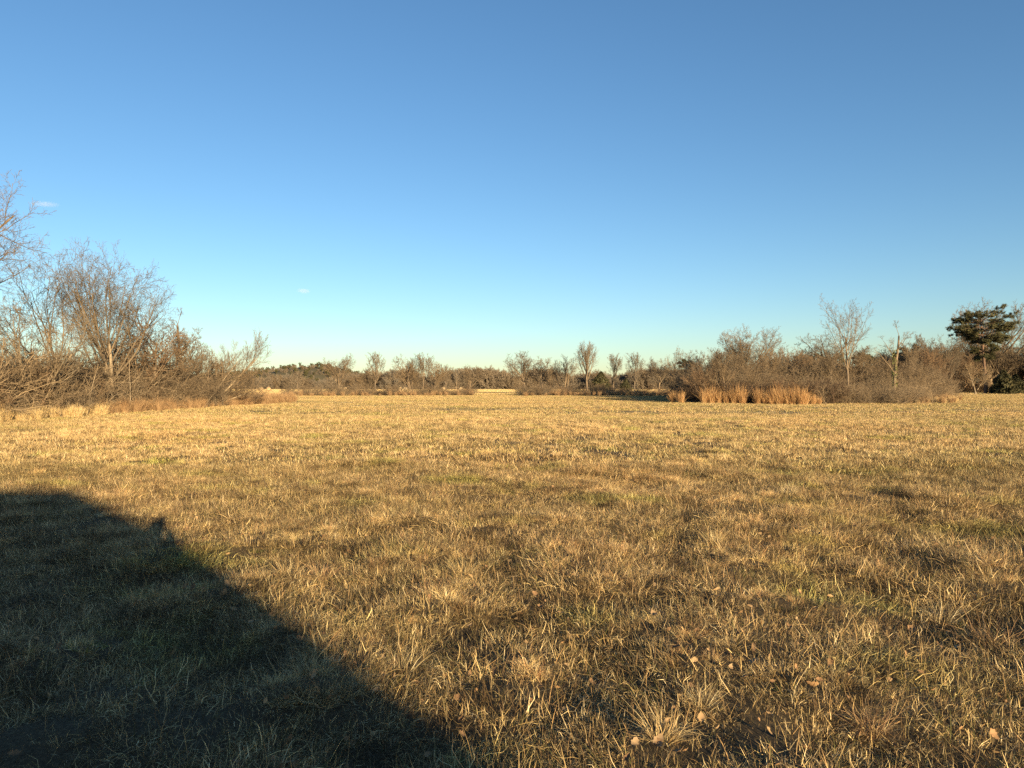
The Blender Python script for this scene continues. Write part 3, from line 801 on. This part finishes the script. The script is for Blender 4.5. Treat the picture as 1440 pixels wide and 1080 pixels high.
for i, (px, Y, s) in enumerate(row):
    x, y = at(px, Y)
    o = obj("broomsedge_clump", CLUMP[i % 3])
    o.location = (x, y, float(ground_z(x, y)) - 0.02); o.rotation_euler = (0, R(4 * math.sin(i * 2.3)), i * 1.9); s *= (0.86, 1.1, 0.98, 1.0, 0.9)[i % 5]; o.scale = (s, s, s)
    tag(o, rl.get(i, "tawny broomsedge clump in the left half of the row before the dark thicket" if i < 8 else "tawny broomsedge clump in the right half of the row before the dark thicket"), "grass clump", BG_)
# loose tall grass around the thickets
rng = np.random.default_rng(33)
n = 420
y = rng.uniform(30, 74, n); x = -24.3 + rng.normal(0, 0.45, n) - 0.6 * rng.random(n) + np.interp(y, [30, 60, 74], [0, 0.2, 1.2])
idx = np.where(y < 42, rng.integers(3, 5, n), rng.integers(0, 3, n))
g = scatter("tall_grass", x, y, rng.uniform(0.2, 0.85, n) * np.interp(y, [30, 40, 74], [1.0, 0.85, 0.85]), rng.random(n) * 6.28, idx, BCLUMP + GCLUMP)
tag(g, "tall golden and rusty dead grass along the foot of the left thicket", "tall grass", kind="stuff")
n = 160
y = rng.uniform(60, 76, n); x = -24.5 - rng.random(n) * 7 + np.interp(y, [60, 76], [0, 1.5])
g = scatter("tall_grass", x, y, rng.uniform(0.6, 0.9, n), rng.random(n) * 6.28, rng.integers(0, 3, n), BCLUMP)
tag(g, "reddish broomsedge patch past the right end of the left thicket", "tall grass", kind="stuff")
n = 150
px = rng.uniform(1150, 1350, n); y = rng.uniform(68, 84, n); x = (px - 720) / F * y
g = scatter("tall_grass", x, y, rng.uniform(0.3, 0.75, n), rng.random(n) * 6.28, rng.integers(0, 5, n), BCLUMP + GCLUMP)
tag(g, "ragged straw coloured tall grass at the right foot of the right thicket", "tall grass", kind="stuff")
n = 220
px = np.concatenate([rng.uniform(400, 665, n // 2), rng.uniform(735, 950, n - n // 2)]); y = rng.uniform(118, 132, n); x = (px - 720) / F * y
g = scatter("tall_grass", x, y, rng.uniform(0.35, 0.8, n), rng.random(n) * 6.28, rng.integers(0, 3, n), BCLUMP + GCLUMP)
tag(g, "rusty tall grass along the foot of the hedgerow", "tall grass", kind="stuff")

# ------------------------------------------------------------------ hay bales in the far field
def bale_mesh():
    a = Acc()
    K, r = 28, 0.75
    xs_ = np.array([-0.62, -0.60, -0.3, 0, 0.3, 0.60, 0.62]); rs = np.array([0.60, 0.73, 0.75, 0.76, 0.75, 0.73, 0.60])
    g_ = np.random.default_rng(5)
    P = np.stack([xs_, xs_ * 0, xs_ * 0 + r], -1)[None]
    V, Q = tubes(P, rs[None], K)
    V = V + g_.normal(0, 0.012, V.shape)
    a.add(V, Q)
    for xx, s in ((-0.62, 1), (0.62, -1)):
        for r0, r1 in ((0.6, 0.4), (0.4, 0.2), (0.2, 0.01)):
            P = np.array([[[xx, 0, r], [xx - s * 0.012, 0, r]]])
            V, Q = tubes(P, np.array([[r0, r1]]), K)
            a.add(V, Q)
    return a.mesh("bale", [HAY])
HAY = bark_mat("hay", (0.26, 0.19, 0.11), (0.42, 0.32, 0.19), 9)
BALE = bale_mesh()
for i, (px, Y) in enumerate([(318, 236), (367, 238), (378, 236), (478, 232), (485, 236), (549, 236), (562, 238), (570, 236), (623, 240), (648, 238)]):
    x, y = at(px, Y)
    o = obj("hay_bale", BALE); o.location = (x, y, float(ground_z(x, y)) - 0.02); o.rotation_euler = (0, 0, i * 0.9); o.scale = (0.9,) * 3
    tag(o, "pale round hay bale lying in the far field beyond the hedgerow", "hay bale", "round hay bales in the far field")

# ------------------------------------------------------------------ hill on the horizon
hx = np.linspace(-1, 1, 81); hy = np.linspace(-1, 1, 31)
HX, HY = np.meshgrid(hx, hy, indexing='ij')
prof = np.interp(HX, [-1, -0.7, -0.35, -0.1, 0.12, 0.3, 0.55, 0.8, 1.0], [0.0, 0.45, 0.62, 0.78, 1.0, 0.96, 0.55, 0.25, 0.0])
HZ = prof * np.clip(1 - HY ** 2, 0, 1) * 31 + (vnoise(HX * 9, HY * 6, 77) - 0.5) * 2 - 1
hV = np.stack([-330 + HX * 190, 1050 + HY * 130, HZ], -1).reshape(-1, 3)
i2 = np.arange(81 * 31).reshape(81, 31)
hQ = np.stack([i2[:-1, :-1], i2[1:, :-1], i2[1:, 1:], i2[:-1, 1:]], -1).reshape(-1, 4)
hm, hn, hb = new_mat("hill_floor"); hb.inputs["Base Color"].default_value = (0.10, 0.085, 0.05, 1)
tag(obj("hill", mesh_from("hill", hV, hQ, mats=[hm], smooth=True)), kind="structure")
n = 900
u = rng.uniform(-0.95, 0.95, n); v = rng.uniform(-0.95, 0.3, n)
pz = np.interp(u, [-1, -0.7, -0.35, -0.1, 0.12, 0.3, 0.55, 0.8, 1.0], [0.0, 0.45, 0.62, 0.78, 1.0, 0.96, 0.55, 0.25, 0.0]) * (1 - v ** 2) * 31
hx_, hy_ = -330 + u * 190, 1050 + v * 130
g = scatter("hill_woods", hx_, hy_, rng.uniform(0.35, 0.65, n), rng.random(n) * 6.28, rng.integers(0, 3, n), [FARPINE[0][2], WOODT[1], WOODT[0]], zoff=pz - 2.5)
tag(g, "dark wooded cover on the low hill at the horizon", "woodland", kind="stuff")

# ------------------------------------------------------------------ bunchgrass clumps near the viewer
BUNCH = [patch("bunchgrass", 400 + k, [dict(n=220, rad=0.2, base_r=0.08, h=0.20, width=0.0034, lean=0.6, curve=0.9, pal=p * 0.85),
                                       dict(n=110, rad=0.2, base_r=0.09, h=0.13, width=0.0034, lean=0.9, curve=0.6, pal=STRAW)], SEDGE)
         for k, p in enumerate((GOLD, STRAW, RUSTY))]
for i, (px, py, k, s, lb) in enumerate([
        (452, 800, 2, 1.0, "rusty bunchgrass clump right of the big shadow's edge"), (405, 800, 0, 0.9, "golden bunchgrass clump nearest the big shadow's edge"),
        (1320, 850, 1, 0.95, "straw bunchgrass clump at the right, left of the rusty one"), (1395, 885, 2, 1.05, "largest rusty bunchgrass clump near the right edge"),
        (930, 1030, 0, 0.75, "golden bunchgrass clump nearest the viewer at bottom centre right"), (565, 925, 1, 0.85, "straw bunchgrass clump just right of the shadow, near its lower edge"),
        (1225, 1010, 2, 0.7, "reddish bunchgrass clump at the bottom right"), (650, 800, 0, 0.85, "golden bunchgrass clump in the middle of the near field"),
        (1005, 765, 0, 0.9, "golden bunchgrass clump right of centre in the near field"), (1110, 700, 1, 1.0, "straw bunchgrass clump further out at right of centre"),
        (860, 690, 0, 0.95, "bright golden bunchgrass clump in the middle distance"), (985, 980, 1, 0.6, "small straw bunchgrass clump at the bottom, right of centre")]):
    Y = 1650.0 / (py - 543.0); x, y = at(px, Y)
    o = obj("bunchgrass", BUNCH[k]); o.location = (x, y, float(ground_z(x, y))); o.rotation_euler = (0, 0, i * 2.1); o.scale = (s, s, s)
    tag(o, lb, "grass clump", "bunchgrass clumps in the near field")

# ------------------------------------------------------------------ small clouds
def cloud_mat():
    m = bpy.data.materials.new("cloud_vapour"); m.use_nodes = True
    n = m.node_tree; n.nodes.clear()
    out = n.nodes.new("ShaderNodeOutputMaterial")
    pv = n.nodes.new("ShaderNodeVolumePrincipled")
    tc = n.nodes.new("ShaderNodeTexCoord")
    ln = n.nodes.new("ShaderNodeVectorMath"); ln.operation = 'LENGTH'
    n.links.new(tc.outputs["Object"], ln.inputs[0])
    mr = n.nodes.new("ShaderNodeMapRange")
    mr.inputs["From Min"].default_value = 1.0; mr.inputs["From Max"].default_value = 0.2
    mr.inputs["To Min"].default_value = 0.0; mr.inputs["To Max"].default_value = 0.005
    n.links.new(ln.outputs["Value"], mr.inputs["Value"])
    n.links.new(mr.outputs[0], pv.inputs["Density"])
    pv.inputs["Color"].default_value = (1, 1, 1, 1)
    n.links.new(pv.outputs[0], out.inputs["Volume"])
    return m
CLOUD = cloud_mat()
def cloud(label, px, py, Y, sx, sy, sz):
    g_ = np.random.default_rng(3)
    th = np.linspace(0.02, np.pi - 0.02, 13)
    P = np.stack([th * 0, th * 0, np.cos(th)], -1)[None]
    V, Q = tubes(P, np.sin(th)[None], 20)
    o = obj("cloud", mesh_from("cloud", V, Q, mats=[CLOUD], smooth=True))
    o.location = ((px - 720) / F * Y, Y, (543 - py) / F * Y + 1.65); o.scale = (sx, sy, sz)
    tag(o, label, "cloud")
cloud("tiny white wisp of cloud low in the sky above the hill", 427, 409, 4000, 42, 60, 15)
cloud("faint thin streak of cloud at the left beside the edge tree's branches", 62, 287, 4000, 90, 60, 14)

# ------------------------------------------------------------------ house behind the viewer: its shadow lies on the field
k_ = 1.0 / math.tan(R(SUN_EL)); sa, ca = math.sin(R(SUN_AZ)), math.cos(R(SUN_AZ))
EAVE, RIDGE = 2.75, 5.6
ZM = (EAVE + RIDGE) / 2 + 0.2
X0 = -7.0 + sa * RIDGE * k_
YR = 11.4 - ca * RIDGE * k_
RUN = 0.373 * (RIDGE - EAVE) * k_
LEN = 17.0
def flat_mat(name, c, bands=None):
    m, n, b = new_mat(name, 0.7)
    tc = n.nodes.new("ShaderNodeTexCoord")
    cc = ramp(n, nodes_noise(n, tc.outputs["Object"], 3.0, 4), [(0.3, tuple(v * 0.85 for v in c)), (0.7, c)])
    n.links.new(cc, b.inputs["Base Color"]); return m
def box(a, x0, x1, y0, y1, z0, z1):
    V = np.array([(x, y, z) for x in (x0, x1) for y in (y0, y1) for z in (z0, z1)], float)
    a.add(V, np.array([(0, 1, 3, 2), (4, 6, 7, 5), (0, 4, 5, 1), (2, 3, 7, 6), (0, 2, 6, 4), (1, 5, 7, 3)]))
house = bpy.data.objects.new("house", None); COL.objects.link(house)
house.location = (X0, YR, 0)
tag(house, "low gable roofed house behind the viewer, throwing the long shadow on the grass", "house")
OV = 0.45
a = Acc(); box(a, -LEN, -OV, -RUN + OV, RUN - OV, -0.3, EAVE - 0.16)
zt = EAVE - 0.16; gz = RIDGE - 0.30
for xx in (-LEN + 0.01, -OV - 0.01):
    V = np.array([(xx - 0.1, -RUN + OV, zt), (xx - 0.1, RUN - OV, zt), (xx - 0.1, 0.05, gz), (xx - 0.1, -0.05, gz), (xx, -RUN + OV, zt), (xx, RUN - OV, zt), (xx, 0.05, gz), (xx, -0.05, gz)])
    a.add(V, np.array([(3, 2, 1, 0), (4, 5, 6, 7), (0, 1, 5, 4), (1, 2, 6, 5), (2, 3, 7, 6), (3, 0, 4, 7)]))
obj("wall", a.mesh("house_wall", [flat_mat("siding", (0.55, 0.52, 0.46))]), house)
a = Acc()
for s, ya, za, yb, zb in ((1, 0, RIDGE, RUN / 2, ZM), (1, RUN / 2, ZM, RUN, EAVE), (-1, 0, RIDGE, RUN / 2, ZM), (-1, RUN / 2, ZM, RUN, EAVE)):
    y0, y1 = s * ya, s * yb
    V = np.array([(-LEN - OV, y0, za - 0.16), (0, y0, za - 0.16), (0, y1, zb - 0.16), (-LEN - OV, y1, zb - 0.16),
                  (-LEN - OV, y0, za), (0, y0, za), (0, y1, zb), (-LEN - OV, y1, zb)])
    a.add(V, np.array([(0, 1, 2, 3), (7, 6, 5, 4), (1, 5, 6, 2), (0, 3, 7, 4), (2, 6, 7, 3)]))
obj("roof", a.mesh("house_roof", [flat_mat("shingles", (0.10, 0.09, 0.085))]), house)
yw = RUN - OV
dm, wm, fm = flat_mat("door_paint", (0.25, 0.10, 0.07)), flat_mat("window_glass", (0.05, 0.06, 0.07)), flat_mat("white_trim", (0.75, 0.74, 0.70))
a = Acc(); box(a, -9.0, -8.1, yw + 0.003, yw + 0.05, 0.1, 2.1); door = obj("door", a.mesh("house_door", [dm]), house)
a = Acc(); box(a, -8.25, -8.18, yw + 0.055, yw + 0.11, 1.0, 1.1); obj("handle", a.mesh("door_handle", [fm]), door)
for wx in (-4.5, -13.0):
    a = Acc(); box(a, wx - 0.6, wx + 0.6, yw + 0.003, yw + 0.03, 0.95, 2.05); wn = obj("window", a.mesh("house_window", [wm]), house)
    a = Acc()
    for q in ((-0.7, -0.603, 0.85, 2.15), (0.603, 0.7, 0.85, 2.15), (-0.6, 0.6, 2.053, 2.15), (-0.6, 0.6, 0.85, 0.947)):
        box(a, wx + q[0], wx + q[1], yw + 0.004, yw + 0.06, q[2], q[3])
    obj("frame", a.mesh("window_frame", [fm]), wn)

# ------------------------------------------------------------------ the photographer, just behind the camera (the head and arms make the bump on the shadow's edge)
def skin_body():
    J = {}
    pts, edges, rad = [], [], []
    def j(nm, x, y, z, r, par=None):
        J[nm] = len(pts); pts.append((x, y, z)); rad.append(r)
        if par: edges.append((J[par], J[nm]))
    by = -0.24
    j("pelvis", 0, by, 0.96, 0.15); j("waist", 0, by, 1.12, 0.14, "pelvis"); j("chest", 0, by, 1.36, 0.165, "waist"); j("neck", 0, by, 1.52, 0.062, "chest")
    j("skull0", 0, by + 0.02, 1.60, 0.075, "neck"); j("skull1", 0, by + 0.02, 1.70, 0.095, "skull0"); j("skull2", 0, by + 0.01, 1.77, 0.06, "skull1")
    j("nose", 0, by + 0.125, 1.66, 0.015, "skull1")
    for s, n in ((1, "r"), (-1, "l")):
        j("sh" + n, s * 0.19, by, 1.44, 0.07, "chest"); j("el" + n, s * 0.24, by + 0.10, 1.24, 0.052, "sh" + n); j("wr" + n, s * 0.12, by + 0.12, 1.49, 0.04, "el" + n)
        j("palm" + n, s * 0.10, by + 0.145, 1.58, 0.042, "wr" + n)
        for q in range(4):
            j("f%d" % q + n, s * (0.085 - 0.004 * q), by + 0.175, 1.575 + 0.022 * q, 0.009, "palm" + n)
            j("g%d" % q + n, s * (0.06 - 0.003 * q), by + 0.185, 1.585 + 0.022 * q, 0.008, "f%d" % q + n)
        j("t" + n, s * 0.075, by + 0.135, 1.60, 0.010, "palm" + n); j("u" + n, s * 0.055, by + 0.16, 1.625, 0.009, "t" + n)
        j("hip" + n, s * 0.10, by, 0.90, 0.10, "pelvis"); j("kn" + n, s * 0.12, by + 0.01, 0.50, 0.062, "hip" + n); j("an" + n, s * 0.13, by, 0.09, 0.042, "kn" + n); j("to" + n, s * 0.15, by + 0.17, 0.04, 0.035, "an" + n)
    me = bpy.data.meshes.new("person")
    me.from_pydata(pts, edges, [])
    o = obj("person", me)
    me.materials.append(flat_mat("jacket_cloth", (0.06, 0.08, 0.14)))
    md = o.modifiers.new("skin", 'SKIN')
    for v, r_ in zip(me.skin_vertices[0].data, rad): v.radius = (r_, r_)
    me.skin_vertices[0].data[0].use_root = True
    sb = o.modifiers.new("smooth", 'SUBSURF'); sb.levels = 1; sb.render_levels = 1
    o.location = (0, 0, float(ground_z(0, -0.4)))
    o.scale = (1.15, 1.0, 0.965)
    return o
p_ = skin_body()
tag(p_, "standing person in dark clothes behind the camera, whose head shadow bumps the shadow's edge", "person")
a = Acc(); box(a, -0.038, 0.038, -0.066, -0.058, 1.545, 1.695)
tag(obj("phone", a.mesh("phone", [flat_mat("phone_case", (0.03, 0.03, 0.03))])), "black phone held up by the person behind the camera", "phone")
